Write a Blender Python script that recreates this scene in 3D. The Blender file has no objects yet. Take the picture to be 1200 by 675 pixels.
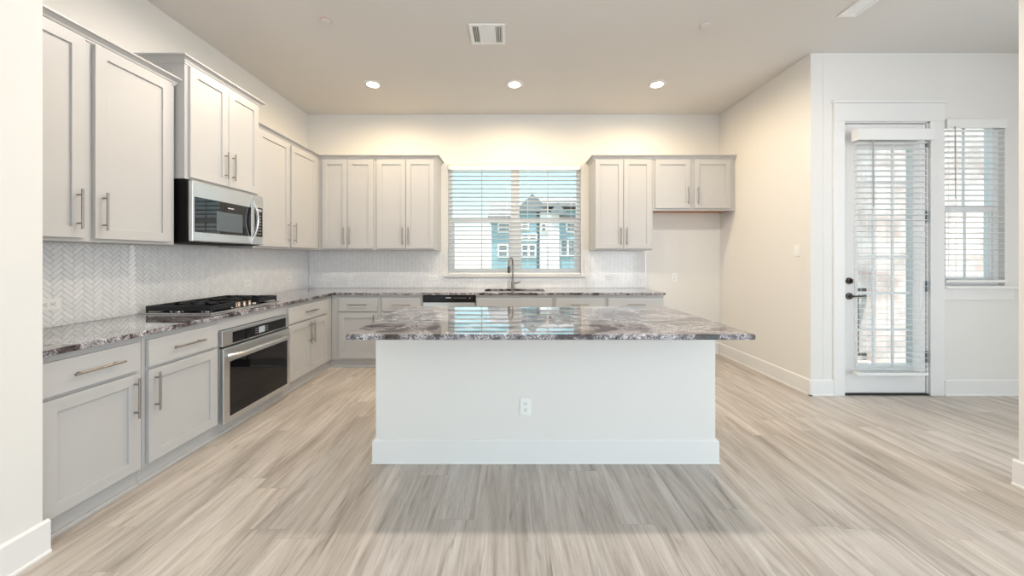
import bpy, bmesh, math, random
from mathutils import Vector, Matrix
random.seed(7)
S = bpy.context.scene
COL = S.collection
R = math.radians

# ------------------------------------------------------------------ camera, world, light, exposure
cam_d = bpy.data.cameras.new('camera'); cam = bpy.data.objects.new('camera', cam_d); COL.objects.link(cam)
cam.location = (0, 0, 1.328); cam.rotation_euler = (R(90), 0, 0)
cam_d.sensor_fit = 'HORIZONTAL'; cam_d.sensor_width = 36.0
cam_d.lens = 415.0 / 1200 * 36
cam_d.shift_x = 3.0 / 1200; cam_d.shift_y = -36.0 / 1200
cam_d.clip_start = 0.05; cam_d.clip_end = 300
S.camera = cam
S.view_settings.view_transform = 'Standard'
S.view_settings.look = 'None'
S.view_settings.gamma = 1.0
S.view_settings.use_curve_mapping = False
S.view_settings.exposure = 0.06

SKY = 1.85
REAR_W = 48.0
DINE_W = 42.0
SIDE_W = 86.0
CAN_W = 56.0
CAN_W_FRONT = 74.0
CAN_COL = (1.0, 0.77, 0.46)      # warm row near the back wall
CAN_COL_FRONT = (1.0, 0.92, 0.82)
w = bpy.data.worlds.new('sky'); S.world = w; w.use_nodes = True
nt = w.node_tree; nt.nodes.clear()
tc = nt.nodes.new('ShaderNodeTexCoord'); sx = nt.nodes.new('ShaderNodeSeparateXYZ')
rp = nt.nodes.new('ShaderNodeValToRGB'); bg = nt.nodes.new('ShaderNodeBackground'); out = nt.nodes.new('ShaderNodeOutputWorld')
nt.links.new(tc.outputs['Generated'], sx.inputs[0]); nt.links.new(sx.outputs['Z'], rp.inputs[0])
nt.links.new(rp.outputs[0], bg.inputs[0]); nt.links.new(bg.outputs[0], out.inputs[0])
cr = rp.color_ramp
cr.elements[0].position = 0.0; cr.elements[0].color = (.80, .77, .70, 1)
cr.elements[1].position = 1.0; cr.elements[1].color = (.36, .58, .84, 1)
for p, c in ((.07, (.72, .75, .73, 1)), (.14, (.52, .80, .87, 1)), (.26, (.42, .75, .86, 1))):
    e = cr.elements.new(p); e.color = c
bg.inputs[1].default_value = SKY

def lamp(name, kind, loc, rot, energy, color, parent=None, **kw):
    d = bpy.data.lights.new(name, kind); d.energy = energy; d.color = color
    for k, v in kw.items(): setattr(d, k, v)
    o = bpy.data.objects.new(name, d); COL.objects.link(o); o.location = loc; o.rotation_euler = rot
    if parent: o.parent = parent
    return o
sun = lamp('sun', 'SUN', (0, -10, 20), (0, 0, 0), 9.0, (1.0, .96, .9), angle=R(1.0))
sun.rotation_euler = Vector((.35, .55, -2.2)).to_track_quat('-Z', 'Y').to_euler()
# daylight of the living room's tall windows behind the camera, plus an added side window
lamp('daylight_rear_window', 'AREA', (0.4, -3.9, 1.45), (R(90), 0, 0), REAR_W, (.84, .92, 1.0), shape='RECTANGLE', size=4.4, size_y=2.3)
lamp('daylight_dining_window', 'AREA', (4.0, -3.9, 1.45), (R(90), 0, 0), DINE_W, (.84, .92, 1.0), shape='RECTANGLE', size=1.6, size_y=2.3)
lamp('added_side_daylight', 'AREA', (4.90, -.9, 1.45), (R(90), 0, R(90)), SIDE_W, (.72, .85, 1.0), shape='RECTANGLE', size=3.4, size_y=2.3)  # unseen side window, added to throw cool light on the left wall

# ------------------------------------------------------------------ materials
def mat(name, col=(.8, .8, .8), rough=.5, metal=0.0, spec=.5, bump=None, var=None, emis=None, coat=0):
    m = bpy.data.materials.new(name); m.use_nodes = True
    t = m.node_tree; b = t.nodes['Principled BSDF']
    b.inputs['Base Color'].default_value = (*col, 1); b.inputs['Roughness'].default_value = rough
    b.inputs['Metallic'].default_value = metal; b.inputs['Specular IOR Level'].default_value = spec
    if coat: b.inputs['Coat Weight'].default_value = coat; b.inputs['Coat Roughness'].default_value = .05
    if emis: b.inputs['Emission Color'].default_value = (*emis[0], 1); b.inputs['Emission Strength'].default_value = emis[1]
    tcn = None
    if bump or var:
        tcn = t.nodes.new('ShaderNodeTexCoord')
    if bump:
        n = t.nodes.new('ShaderNodeTexNoise'); n.inputs['Scale'].default_value = bump[0]; n.inputs['Detail'].default_value = 3
        t.links.new(tcn.outputs['Object'], n.inputs['Vector'])
        bp = t.nodes.new('ShaderNodeBump'); bp.inputs['Strength'].default_value = bump[1]; bp.inputs['Distance'].default_value = .002
        t.links.new(n.outputs['Fac'], bp.inputs['Height']); t.links.new(bp.outputs[0], b.inputs['Normal'])
    if var:                     # slow tone variation of the paint / fibre itself
        n = t.nodes.new('ShaderNodeTexNoise'); n.inputs['Scale'].default_value = var[0]; n.inputs['Detail'].default_value = 4
        mp = t.nodes.new('ShaderNodeMapping'); mp.inputs['Scale'].default_value = var[2] if len(var) > 2 else (1, 1, 1)
        t.links.new(tcn.outputs['Object'], mp.inputs[0]); t.links.new(mp.outputs[0], n.inputs['Vector'])
        r = t.nodes.new('ShaderNodeValToRGB')
        a = var[1]
        r.color_ramp.elements[0].position = .3; r.color_ramp.elements[1].position = .7
        r.color_ramp.elements[0].color = (*[c * (1 - a) for c in col], 1); r.color_ramp.elements[1].color = (*[min(1, c * (1 + a)) for c in col], 1)
        t.links.new(n.outputs['Fac'], r.inputs[0]); t.links.new(r.outputs[0], b.inputs['Base Color'])
    return m

M = {}
M['wall'] = mat('wall_paint', (.80, .783, .757), .75, bump=(180, .25), spec=.3)
M['ceil'] = mat('ceiling_paint', (.735, .715, .69), .85, bump=(140, .3), spec=.2)
M['trim'] = mat('trim_white', (.83, .82, .81), .35, var=(2, .01))
M['cab'] = mat('cabinet_greige', (.515, .508, .505), .38, var=(3, .012))
M['vinyl'] = mat('white_vinyl', (.85, .85, .85), .35, var=(3, .01))
M['slat'] = mat('blind_slat_white', (.84, .84, .83), .4, var=(4, .01))
M['slat_shaded'] = mat('blind_slat_shaded', (.66, .67, .67), .45, var=(4, .01))  # white slats greyed, their backlit shade put into the colour
M['glass_mirror'] = mat('microwave_door_glass', (.006, .006, .008), .02, 0, .7, var=(1, .05))
M['nickel'] = mat('brushed_nickel', (.33, .31, .29), .34, 1.0, var=(60, .05))
M['steel'] = mat('stainless_steel', (.67, .69, .71), .30, 1.0, var=(12, .05, (1, 1, 30)))
M['steel_bright'] = mat('polished_steel', (.8, .8, .8), .16, 1.0, var=(20, .03))
M['black_glass'] = mat('black_glass', (.006, .006, .008), .03, 0, .4, var=(1, .05))
M['screen'] = mat('microwave_window_screen', (.10, .125, .14), .12, var=(400, .2))
M['black'] = mat('black_enamel', (.006, .006, .006), .45, 0, .15, var=(5, .1))
M['iron'] = mat('cast_iron', (.010, .011, .014), .42, 0, .4, bump=(220, .2))
M['dark'] = mat('dark_gap', (.02, .018, .016), .8, var=(5, .1))
M['plastic'] = mat('outlet_white_plastic', (.88, .88, .87), .35, var=(5, .01))
M['slot'] = mat('outlet_slot', (.12, .12, .12), .6, var=(5, .05))
M['rawwood'] = mat('raw_plywood', (.46, .20, .09), .6, var=(3, .2, (1, 12, 12)))
M['bronze'] = mat('dark_bronze', (.10, .085, .075), .3, .9, var=(20, .1))
M['hinge'] = mat('hinge_steel', (.30, .33, .36), .35, 1, var=(20, .05))
M['lens'] = mat('lamp_lens', (.9, .9, .85), .5, emis=((1.0, .93, .8), 14.0))
M['led'] = mat('display_grey', (.25, .27, .28), .4, emis=((.6, .7, .75), .25))
M['mark'] = mat('pale_marking', (.62, .63, .64), .5, var=(5, .02))
M['copper'] = mat('knob_metal', (.55, .44, .36), .2, 1, var=(10, .08))
M['red'] = mat('sprinkler_rim_pink', (.62, .42, .37), .5, var=(5, .03))
M['ventdark'] = mat('vent_duct_dark', (.22, .22, .22), .8, var=(5, .05))
M['teal'] = mat('teal_siding', (.22, .37, .40), .7, var=(.4, .06, (1, 1, 12)))
M['board'] = mat('white_siding', (.80, .78, .76), .7, var=(.4, .05, (1, 1, 12)))
M['roof'] = mat('pale_shingles', (.27, .25, .245), .9, var=(1.5, .12, (1, 3, 3)))
M['roofdark'] = mat('grey_shingles', (.20, .22, .24), .9, var=(1.5, .2, (1, 3, 3)))
M['housewin'] = mat('house_window_glass', (.16, .20, .22), .1, var=(1, .1))
M['rail'] = mat('dark_rail', (.05, .055, .06), .5, var=(4, .1))
M['concrete'] = mat('pale_concrete', (.66, .65, .63), .9, var=(2, .08))
M['ground'] = mat('sandy_ground', (.25, .235, .20), .95, var=(.3, .12))

# glass: clear pane, reflection by Fresnel
g = bpy.data.materials.new('window_glass'); g.use_nodes = True; t = g.node_tree; t.nodes.clear()
fr0 = t.nodes.new('ShaderNodeLayerWeight'); fr1 = t.nodes.new('ShaderNodeMath'); fr1.operation = 'POWER'; fr1.inputs[1].default_value = 5
fr = t.nodes.new('ShaderNodeMath'); fr.operation = 'MULTIPLY_ADD'; fr.inputs[1].default_value = .9; fr.inputs[2].default_value = .03
fr0.inputs[0].default_value = .5
t.links.new(fr0.outputs['Facing'], fr1.inputs[0]); t.links.new(fr1.outputs[0], fr.inputs[0])
tr = t.nodes.new('ShaderNodeBsdfTransparent'); tr.inputs[0].default_value = (.96, .98, .98, 1)
gl = t.nodes.new('ShaderNodeBsdfGlossy'); gl.inputs['Roughness'].default_value = .02
mx = t.nodes.new('ShaderNodeMixShader'); o_ = t.nodes.new('ShaderNodeOutputMaterial')
t.links.new(fr.outputs[0], mx.inputs[0]); t.links.new(tr.outputs[0], mx.inputs[1]); t.links.new(gl.outputs[0], mx.inputs[2]); t.links.new(mx.outputs[0], o_.inputs[0])
M['glass'] = g

def nodes(m):
    m.use_nodes = True; t = m.node_tree
    return t, t.nodes['Principled BSDF'], lambda k: t.nodes.new('ShaderNode' + k), t.links.new

def ramp(t, stops):
    r = t.nodes.new('ShaderNodeValToRGB'); c = r.color_ramp
    c.elements[0].position, c.elements[0].color = stops[0][0], (*stops[0][1], 1)
    c.elements[1].position, c.elements[1].color = stops[-1][0], (*stops[-1][1], 1)
    for p, col in stops[1:-1]:
        e = c.elements.new(p); e.color = (*col, 1)
    return r

def mixc(t, fac, a, b, mode='MIX'):
    m = t.nodes.new('ShaderNodeMix'); m.data_type = 'RGBA'; m.blend_type = mode
    if isinstance(fac, (int, float)): m.inputs[0].default_value = fac
    else: t.links.new(fac, m.inputs[0])
    for s, i in ((a, 6), (b, 7)):
        if isinstance(s, tuple): m.inputs[i].default_value = (*s, 1)
        else: t.links.new(s, m.inputs[i])
    return m.outputs[2]

# vinyl plank floor, planks run along Y
def floor_mat():
    m = bpy.data.materials.new('oak_plank_floor'); t, b, N, L = nodes(m)
    tc = N('TexCoord'); sp = N('SeparateXYZ'); L(tc.outputs['Object'], sp.inputs[0])
    def ma(op, a, b_=None, c=None):
        n = N('Math'); n.operation = op
        for i, v in enumerate((a, b_, c)):
            if v is None: continue
            if isinstance(v, (int, float)): n.inputs[i].default_value = v
            else: L(v, n.inputs[i])
        return n.outputs[0]
    PW, PL = .182, 1.22
    rx = ma('DIVIDE', sp.outputs['X'], PW); row = ma('FLOOR', rx); fx = ma('FRACT', rx)
    w1 = N('TexWhiteNoise'); w1.noise_dimensions = '1D'; L(row, w1.inputs['W'])
    ry = ma('ADD', ma('DIVIDE', sp.outputs['Y'], PL), ma('MULTIPLY', w1.outputs['Value'], 7.0)); idx = ma('FLOOR', ry); fy = ma('FRACT', ry)
    cv = N('CombineXYZ'); L(row, cv.inputs[0]); L(idx, cv.inputs[1])
    w2 = N('TexWhiteNoise'); w2.noise_dimensions = '2D'; L(cv.outputs[0], w2.inputs['Vector'])
    # joints
    ex = ma('MULTIPLY', ma('MINIMUM', fx, ma('SUBTRACT', 1.0, fx)), PW); ey = ma('MULTIPLY', ma('MINIMUM', fy, ma('SUBTRACT', 1.0, fy)), PL)
    joint = ma('LESS_THAN', ma('MINIMUM', ex, ey), .0009)
    mul = N('VectorMath'); mul.operation = 'MULTIPLY'; mul.inputs[1].default_value = (13.3, 9.1, 5.7); L(w2.outputs['Color'], mul.inputs[0])
    add = N('VectorMath'); L(tc.outputs['Object'], add.inputs[0]); L(mul.outputs[0], add.inputs[1])
    def noise(scl, detail, rough, dist):
        q = N('Mapping'); q.inputs['Scale'].default_value = scl; L(add.outputs[0], q.inputs[0])
        n = N('TexNoise'); n.inputs['Scale'].default_value = 1; n.inputs['Detail'].default_value = detail
        n.inputs['Roughness'].default_value = rough; n.inputs['Distortion'].default_value = dist
        L(q.outputs[0], n.inputs['Vector']); return n.outputs['Fac']
    broad = noise((7, .75, 1), 3, .5, 1.2)
    streak = noise((34, 2.0, 1), 5, .6, 1.0)
    fine = noise((120, 7, 1), 3, .6, .3)
    dark = noise((17, 1.5, 1), 5, .62, 2.2)
    crack = noise((46, 3.2, 1), 4, .6, 1.6)
    base = ramp(t, ((.28, (.385, .335, .290)), (.42, (.505, .455, .405)), (.56, (.585, .535, .485)), (.72, (.64, .595, .55)))); L(broad, base.inputs[0])
    sr = ramp(t, ((.30, (.74, .72, .70)), (.50, (.96, .957, .954)), (.70, (1.05, 1.05, 1.05)))); L(streak, sr.inputs[0])
    c = mixc(t, 1.0, base.outputs[0], sr.outputs[0], 'MULTIPLY')
    dr = ramp(t, ((.28, (.60, .57, .55)), (.39, (.88, .87, .86)), (.47, (1, 1, 1)))); L(dark, dr.inputs[0]); c = mixc(t, .9, c, dr.outputs[0], 'MULTIPLY')
    kr = ramp(t, ((.24, (.50, .46, .43)), (.33, (.95, .94, .94)), (.4, (1, 1, 1)))); L(crack, kr.inputs[0]); c = mixc(t, .8, c, kr.outputs[0], 'MULTIPLY')
    fr = ramp(t, ((.35, (.92, .915, .91)), (.6, (1.02, 1.02, 1.02)))); L(fine, fr.inputs[0]); c = mixc(t, .8, c, fr.outputs[0], 'MULTIPLY')
    tone = ramp(t, ((0, (.93, .93, .93)), (1, (1.06, 1.055, 1.05)))); L(w2.outputs['Value'], tone.inputs[0]); c = mixc(t, 1.0, c, tone.outputs[0], 'MULTIPLY')
    c = mixc(t, ma('MULTIPLY', joint, .45), c, (.22, .19, .165))
    L(mixc(t, 1.0, c, (1.06, 1.05, 1.055), 'MULTIPLY'), b.inputs['Base Color'])
    b.inputs['Roughness'].default_value = .31; b.inputs['Specular IOR Level'].default_value = .5
    bp = N('Bump'); bp.inputs['Strength'].default_value = .10; bp.inputs['Distance'].default_value = .002
    L(streak, bp.inputs['Height']); L(bp.outputs[0], b.inputs['Normal'])
    return m
M['floor'] = floor_mat()

def granite_mat():
    m = bpy.data.materials.new('granite'); t, b, N, L = nodes(m)
    tc = N('TexCoord')
    def noise(scl, ns, detail, rough, dist, rot=0):
        q = N('Mapping'); q.inputs['Scale'].default_value = scl; q.inputs['Rotation'].default_value = (0, 0, rot); L(tc.outputs['Object'], q.inputs[0])
        n = N('TexNoise'); n.inputs['Scale'].default_value = ns; n.inputs['Detail'].default_value = detail
        n.inputs['Roughness'].default_value = rough; n.inputs['Distortion'].default_value = dist
        L(q.outputs[0], n.inputs['Vector']); return n.outputs['Fac']
    flow = noise((1.0, 1.25, 1), 2.6, 8, .58, 1.8, R(28))
    vein = noise((1, 1.5, 1), 5.0, 9, .62, 2.6, R(20))
    mid = noise((1, 1.3, 1), 15, 7, .66, 2.2, R(35))
    edge = noise((1, 1, 1), 58, 5, .68, 2.0)
    patch = ramp(t, ((.36, (.035, .026, .028)), (.43, (.17, .13, .125)), (.47, (.46, .43, .43)), (.56, (.66, .64, .645)), (.62, (.52, .49, .49)), (.68, (.15, .13, .135)), (.76, (.45, .42, .42))))
    L(flow, patch.inputs[0])
    vr = ramp(t, ((.42, (1, 1, 1)), (.475, (.75, .72, .72)), (.50, (.12, .10, .11)), (.525, (.75, .72, .72)), (.58, (1, 1, 1)))); L(vein, vr.inputs[0])
    c1 = mixc(t, .8, patch.outputs[0], vr.outputs[0], 'MULTIPLY')
    mr = ramp(t, ((.37, (.12, .12, .15)), (.46, (.70, .68, .69)), (.54, (1.05, 1.05, 1.05)), (.68, (.70, .68, .69)))); L(mid, mr.inputs[0])
    c2 = mixc(t, .8, c1, mr.outputs[0], 'MULTIPLY')
    er = ramp(t, ((.42, (.05, .06, .10)), (.48, (.45, .46, .50)), (.53, (1.0, 1.0, 1.0)), (.62, (1.5, 1.5, 1.5)))); L(edge, er.inputs[0])
    c3 = mixc(t, .85, c2, er.outputs[0], 'MULTIPLY')
    L(mixc(t, 1.0, c3, (1.0, .99, 1.02), 'MULTIPLY'), b.inputs['Base Color'])
    b.inputs['Roughness'].default_value = .03; b.inputs['IOR'].default_value = 1.62
    b.inputs['Coat Weight'].default_value = .6; b.inputs['Coat Roughness'].default_value = .02
    return m
M['granite'] = granite_mat()

def tile_mat():
    m = bpy.data.materials.new('glazed_tile'); t, b, N, L = nodes(m)
    gi = N('NewGeometry')
    r = ramp(t, ((0, (.84, .845, .85)), (1, (.91, .91, .915)))); L(gi.outputs['Random Per Island'], r.inputs[0])
    L(r.outputs[0], b.inputs['Base Color']); b.inputs['Roughness'].default_value = .12; b.inputs['Coat Weight'].default_value = .3
    return m
M['tile'] = tile_mat()
M['grout'] = mat('grout_grey', (.44, .44, .45), .9, var=(30, .06))

def brick_mat():
    m = bpy.data.materials.new('pale_brick'); t, b, N, L = nodes(m)
    tc = N('TexCoord'); mp = N('Mapping'); mp.inputs['Rotation'].default_value = (R(90), 0, 0); L(tc.outputs['Object'], mp.inputs[0])
    br = N('TexBrick'); br.inputs['Scale'].default_value = 1; br.inputs['Brick Width'].default_value = .20; br.inputs['Row Height'].default_value = .072
    br.inputs['Mortar Size'].default_value = .006
    br.inputs['Color1'].default_value = (.74, .60, .56, 1); br.inputs['Color2'].default_value = (.80, .72, .68, 1); br.inputs['Mortar'].default_value = (.78, .75, .72, 1)
    L(mp.outputs[0], br.inputs['Vector'])
    n = N('TexNoise'); n.inputs['Scale'].default_value = 3; n.inputs['Detail'].default_value = 5; L(tc.outputs['Object'], n.inputs['Vector'])
    r = ramp(t, ((.35, (.62, .58, .58)), (.6, (1.1, 1.1, 1.1)))); L(n.outputs['Fac'], r.inputs[0])
    L(mixc(t, .8, br.outputs['Color'], r.outputs[0], 'MULTIPLY'), b.inputs['Base Color']); b.inputs['Roughness'].default_value = .9
    return m
M['brick'] = brick_mat()

# ------------------------------------------------------------------ mesh helpers
class MB:
    def __init__(s): s.bm = bmesh.new()
    def box(s, x0, x1, y0, y1, z0, z1, mtx=None):
        v = [s.bm.verts.new((x, y, z)) for z in (z0, z1) for y in (y0, y1) for x in (x0, x1)]
        for f in ((0, 2, 3, 1), (4, 5, 7, 6), (0, 1, 5, 4), (1, 3, 7, 5), (3, 2, 6, 7), (2, 0, 4, 6)):
            s.bm.faces.new([v[i] for i in f])
        if mtx: bmesh.ops.transform(s.bm, matrix=mtx, verts=v)
        return s
    def cyl(s, p0, p1, r0, r1=None, n=20, cap=True):
        return s.lathe(p0, p1, [(0, r0), (1, r0 if r1 is None else r1)], n, cap)
    def lathe(s, p0, p1, prof, n=24, cap=True):   # prof: (t along p0->p1, radius)
        p0, p1 = Vector(p0), Vector(p1); d = p1 - p0; q = d.to_track_quat('Z', 'Y'); rings = []
        for tt, r in prof:
            c = p0 + d * tt
            rings.append([s.bm.verts.new(c + q @ Vector((r * math.cos(2 * math.pi * k / n), r * math.sin(2 * math.pi * k / n), 0))) for k in range(n)])
        for a, b in zip(rings, rings[1:]):
            for k in range(n): s.bm.faces.new((a[k], a[(k + 1) % n], b[(k + 1) % n], b[k]))
        if cap: s.bm.faces.new(list(reversed(rings[0]))); s.bm.faces.new(rings[-1])
        return s
    def tube(s, pts, r, n=12, flat=1.0):
        pts = [Vector(p) for p in pts]; rings = []; up = None
        for i, p in enumerate(pts):
            d = (pts[min(i + 1, len(pts) - 1)] - pts[max(i - 1, 0)]).normalized()
            if up is None:
                up = d.orthogonal().normalized()
            up = (up - d * up.dot(d)).normalized(); sd = d.cross(up)
            rr = r[i] if isinstance(r, (list, tuple)) else r
            rings.append([s.bm.verts.new(p + up * rr * math.cos(2 * math.pi * k / n) + sd * rr * flat * math.sin(2 * math.pi * k / n)) for k in range(n)])
        for a, b in zip(rings, rings[1:]):
            for k in range(n): s.bm.faces.new((a[k], a[(k + 1) % n], b[(k + 1) % n], b[k]))
        s.bm.faces.new(list(reversed(rings[0]))); s.bm.faces.new(rings[-1])
        return s
    def poly(s, pts, h):                         # prism: polygon pts extruded by vector h
        h = Vector(h); a = [s.bm.verts.new(p) for p in pts]; b = [s.bm.verts.new(Vector(p) + h) for p in pts]; n = len(pts)
        s.bm.faces.new(a); s.bm.faces.new(list(reversed(b)))
        for k in range(n): s.bm.faces.new((a[k], b[k], b[(k + 1) % n], a[(k + 1) % n]))
        return s
    def grid(s, us, vs, solid, w0, w1, fn):      # slab with holes; fn(u,v,w)->xyz
        nu, nv = len(us) - 1, len(vs) - 1; V = {}
        def g(i, j, w):
            if (i, j, w) not in V: V[(i, j, w)] = s.bm.verts.new(fn(us[i], vs[j], w1 if w else w0))
            return V[(i, j, w)]
        ok = lambda i, j: 0 <= i < nu and 0 <= j < nv and solid((us[i] + us[i + 1]) / 2, (vs[j] + vs[j + 1]) / 2)
        for i in range(nu):
            for j in range(nv):
                if not ok(i, j): continue
                s.bm.faces.new((g(i, j, 1), g(i + 1, j, 1), g(i + 1, j + 1, 1), g(i, j + 1, 1)))
                s.bm.faces.new((g(i, j, 0), g(i, j + 1, 0), g(i + 1, j + 1, 0), g(i + 1, j, 0)))
                for (a, b, di, dj) in (((i, j), (i + 1, j), 0, -1), ((i + 1, j), (i + 1, j + 1), 1, 0), ((i + 1, j + 1), (i, j + 1), 0, 1), ((i, j + 1), (i, j), -1, 0)):
                    if not ok(i + di, j + dj): s.bm.faces.new((g(*a, 0), g(*b, 0), g(*b, 1), g(*a, 1)))
        return s
    def build(s, name, m, parent=None, bevel=0, seg=2, smooth=False, loc=None):
        bmesh.ops.recalc_face_normals(s.bm, faces=s.bm.faces)
        me = bpy.data.meshes.new(name); s.bm.to_mesh(me); s.bm.free()
        me.materials.append(M[m] if isinstance(m, str) else m)
        o = bpy.data.objects.new(name, me); COL.objects.link(o)
        if parent is not None: o.parent = parent
        if loc: o.location = loc
        if smooth:
            for p in me.polygons: p.use_smooth = True
            me.set_sharp_from_angle(angle=R(40))
        if bevel:
            b = o.modifiers.new('bevel', 'BEVEL'); b.width = bevel; b.segments = seg; b.limit_method = 'ANGLE'; b.angle_limit = R(50)
            b.harden_normals = False
        return o

def empty(name, loc, label=None, cat=None, group=None, rot=0, kind=None):
    o = bpy.data.objects.new(name, None); COL.objects.link(o); o.location = loc; o.rotation_euler = (0, 0, rot); o.empty_display_size = .1
    return tag(o, label, cat, group, kind)
def tag(o, label=None, cat=None, group=None, kind=None):
    if label: o['label'] = label
    if cat: o['category'] = cat
    if group: o['group'] = group
    if kind: o['kind'] = kind
    return o
def struct(o, label=None, cat=None): return tag(o, label, cat, kind='structure')
def copy_tree(o, parent=None):
    c = o.copy(); COL.objects.link(c)
    if parent is not None: c.parent = parent
    for ch in list(o.children): copy_tree(ch, c)
    return c

# ------------------------------------------------------------------ room shell
XL, YB, XR, YP, ZC = -2.775, 4.88, 2.90, 3.41, 3.295
XN, YN, XE = 2.955, 2.055, 4.93            # near right wall face / its end / nook's far right wall
YR = -4.0
PX, PY = -2.083, 1.58                      # near left pier
WX0, WX1, WZ0, WZ1 = -.85, .99, 1.083, 2.605     # kitchen window hole
DX0, DX1, DZ1 = 3.217, 4.035, 2.632              # patio door hole
VX0, VX1, VZ0, VZ1 = 4.19, 4.77, 1.053, 2.655    # right window hole

struct(MB().box(-3.0, 5.1, YR - .15, 5.0, -.1, 0).build('floor', 'floor'), 'light greige oak plank floor running towards the back wall', 'floor')
struct(MB().grid([-3.0, 3.02, 5.1], [YR - .15, 3.53, 5.03], lambda u, v: u < 3.02 or v < 3.53, ZC, ZC + .1, lambda u, v, w: (u, v, w)).build('ceiling', 'ceil'), 'flat off-white ceiling over the kitchen', 'ceiling')
struct(MB().box(XL - .15, XL, PY - .12, YB, 0, ZC).build('wall_left', 'wall'), 'cream left wall behind the range run', 'wall')
b = MB().grid([XL - .15, WX0, WX1, XR + .12], [0, WZ0, WZ1, ZC], lambda u, v: not (WX0 < u < WX1 and WZ0 < v < WZ1), YB, YB + .15, lambda u, v, w: (u, w, v))
struct(b.build('wall_back', 'wall'), 'cream back wall with the sink window', 'wall')
struct(MB().box(XR, XR + .12, YP, YB, 0, ZC).build('wall_right', 'wall', bevel=.004), 'plain cream wall right of the refrigerator space', 'wall')
b = MB().grid([XR + .12, DX0, DX1, VX0, VX1, XE + .12], [0, VZ0, DZ1, VZ1, ZC], lambda u, v: not ((DX0 < u < DX1 and v < DZ1) or (VX0 < u < VX1 and VZ0 < v < VZ1)), YP, YP + .12, lambda u, v, w: (u, w, v))
struct(b.build('wall_patio', 'wall'), 'grey white wall holding the patio door and narrow window', 'wall')
struct(MB().grid([YR, -2.65, .85, YP], [0, .25, 2.65, ZC], lambda u, v: not (-2.65 < u < .85 and .25 < v < 2.65), XE, XE + .12, lambda u, v, w: (w, u, v)).build('wall_nook', 'wall'), 'side wall at the far right of the nook', 'wall')
b = MB().box(XN, XN + .14, 1.35, YN, 0, ZC)
struct(b.build('wall_near_right', 'wall'), 'near wall edge at the right of the photo', 'wall')
b = MB().box(PX - .12, PX, YR, PY - .12, 0, ZC).box(XL, PX, PY - .12, PY, 0, ZC)
struct(b.build('wall_near_left', 'wall'), 'near white wall end at the left of the photo', 'wall')
b = MB().grid([PX - .12, -1.9, 2.7, 3.15, 4.85, XE + .12], [0, .25, 2.65, ZC], lambda u, v: not ((-1.9 < u < 2.7 or 3.15 < u < 4.85) and .25 < v < 2.65), YR - .15, YR, lambda u, v, w: (u, w, v))
struct(b.build('wall_rear', 'wall'))
b = MB()
for x in (-1.9, -.39, 1.15, 2.64): b.box(x, x + .06, YR - .12, YR - .04, .25, 2.65)
for z in (.25, 2.59): b.box(-1.9, 2.7, YR - .12, YR - .04, z, z + .06)
struct(b.build('window_3', 'vinyl'))
b = MB()
for x in (3.15, 4.79): b.box(x, x + .06, YR - .12, YR - .04, .25, 2.65)
for z in (.25, 2.59): b.box(3.15, 4.85, YR - .12, YR - .04, z, z + .06)
struct(b.build('window_4', 'vinyl'))
b = MB()
for y in (-2.65, -1.5, -.36, .79): b.box(XE + .03, XE + .10, y, y + .06, .25, 2.65)
for z in (.25, 2.59): b.box(XE + .03, XE + .10, -2.65, .85, z, z + .06)
struct(b.build('added_window_5', 'vinyl'))  # frame of the added side window, out of view

# baseboards: profile with a bevelled top and a small shoe
def baseboard(name, p0, p1, nrm, label=None, h=.152):
    p0, p1, n = Vector((*p0, 0)), Vector((*p1, 0)), Vector((*nrm, 0))
    prof = [(0, 0), (.022, 0), (.022, .010), (.016, .016), (.016, h - .010), (.006, h), (0, h)]
    o = MB().poly([p0 + n * a + Vector((0, 0, z)) for a, z in prof], p1 - p0).build(name, 'trim')
    return struct(o, label, 'baseboard')
baseboard('baseboard_back', (1.87, YB), (XR - .022, YB), (0, -1), 'white baseboard under the refrigerator space')
baseboard('baseboard_right', (XR, YB), (XR, YP - .022), (-1, 0), 'white baseboard along the plain right wall')
baseboard('baseboard_patio', (XR - .022, YP), (DX0 - .108, YP), (0, -1), 'short white baseboard left of the patio door')
baseboard('baseboard_nook', (DX1 + .14, YP), (XE - .022, YP), (0, -1), 'white baseboard below the narrow window')
baseboard('baseboard_nook_side', (XE, YP), (XE, YR), (-1, 0))
baseboard('baseboard_near_left', (PX, PY + .016), (PX, YR), (1, 0), 'white baseboard on the near left wall end')
baseboard('baseboard_near_right', (XN, YN + .016), (XN, 1.35), (-1, 0), 'white baseboard on the near right wall edge')

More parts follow.
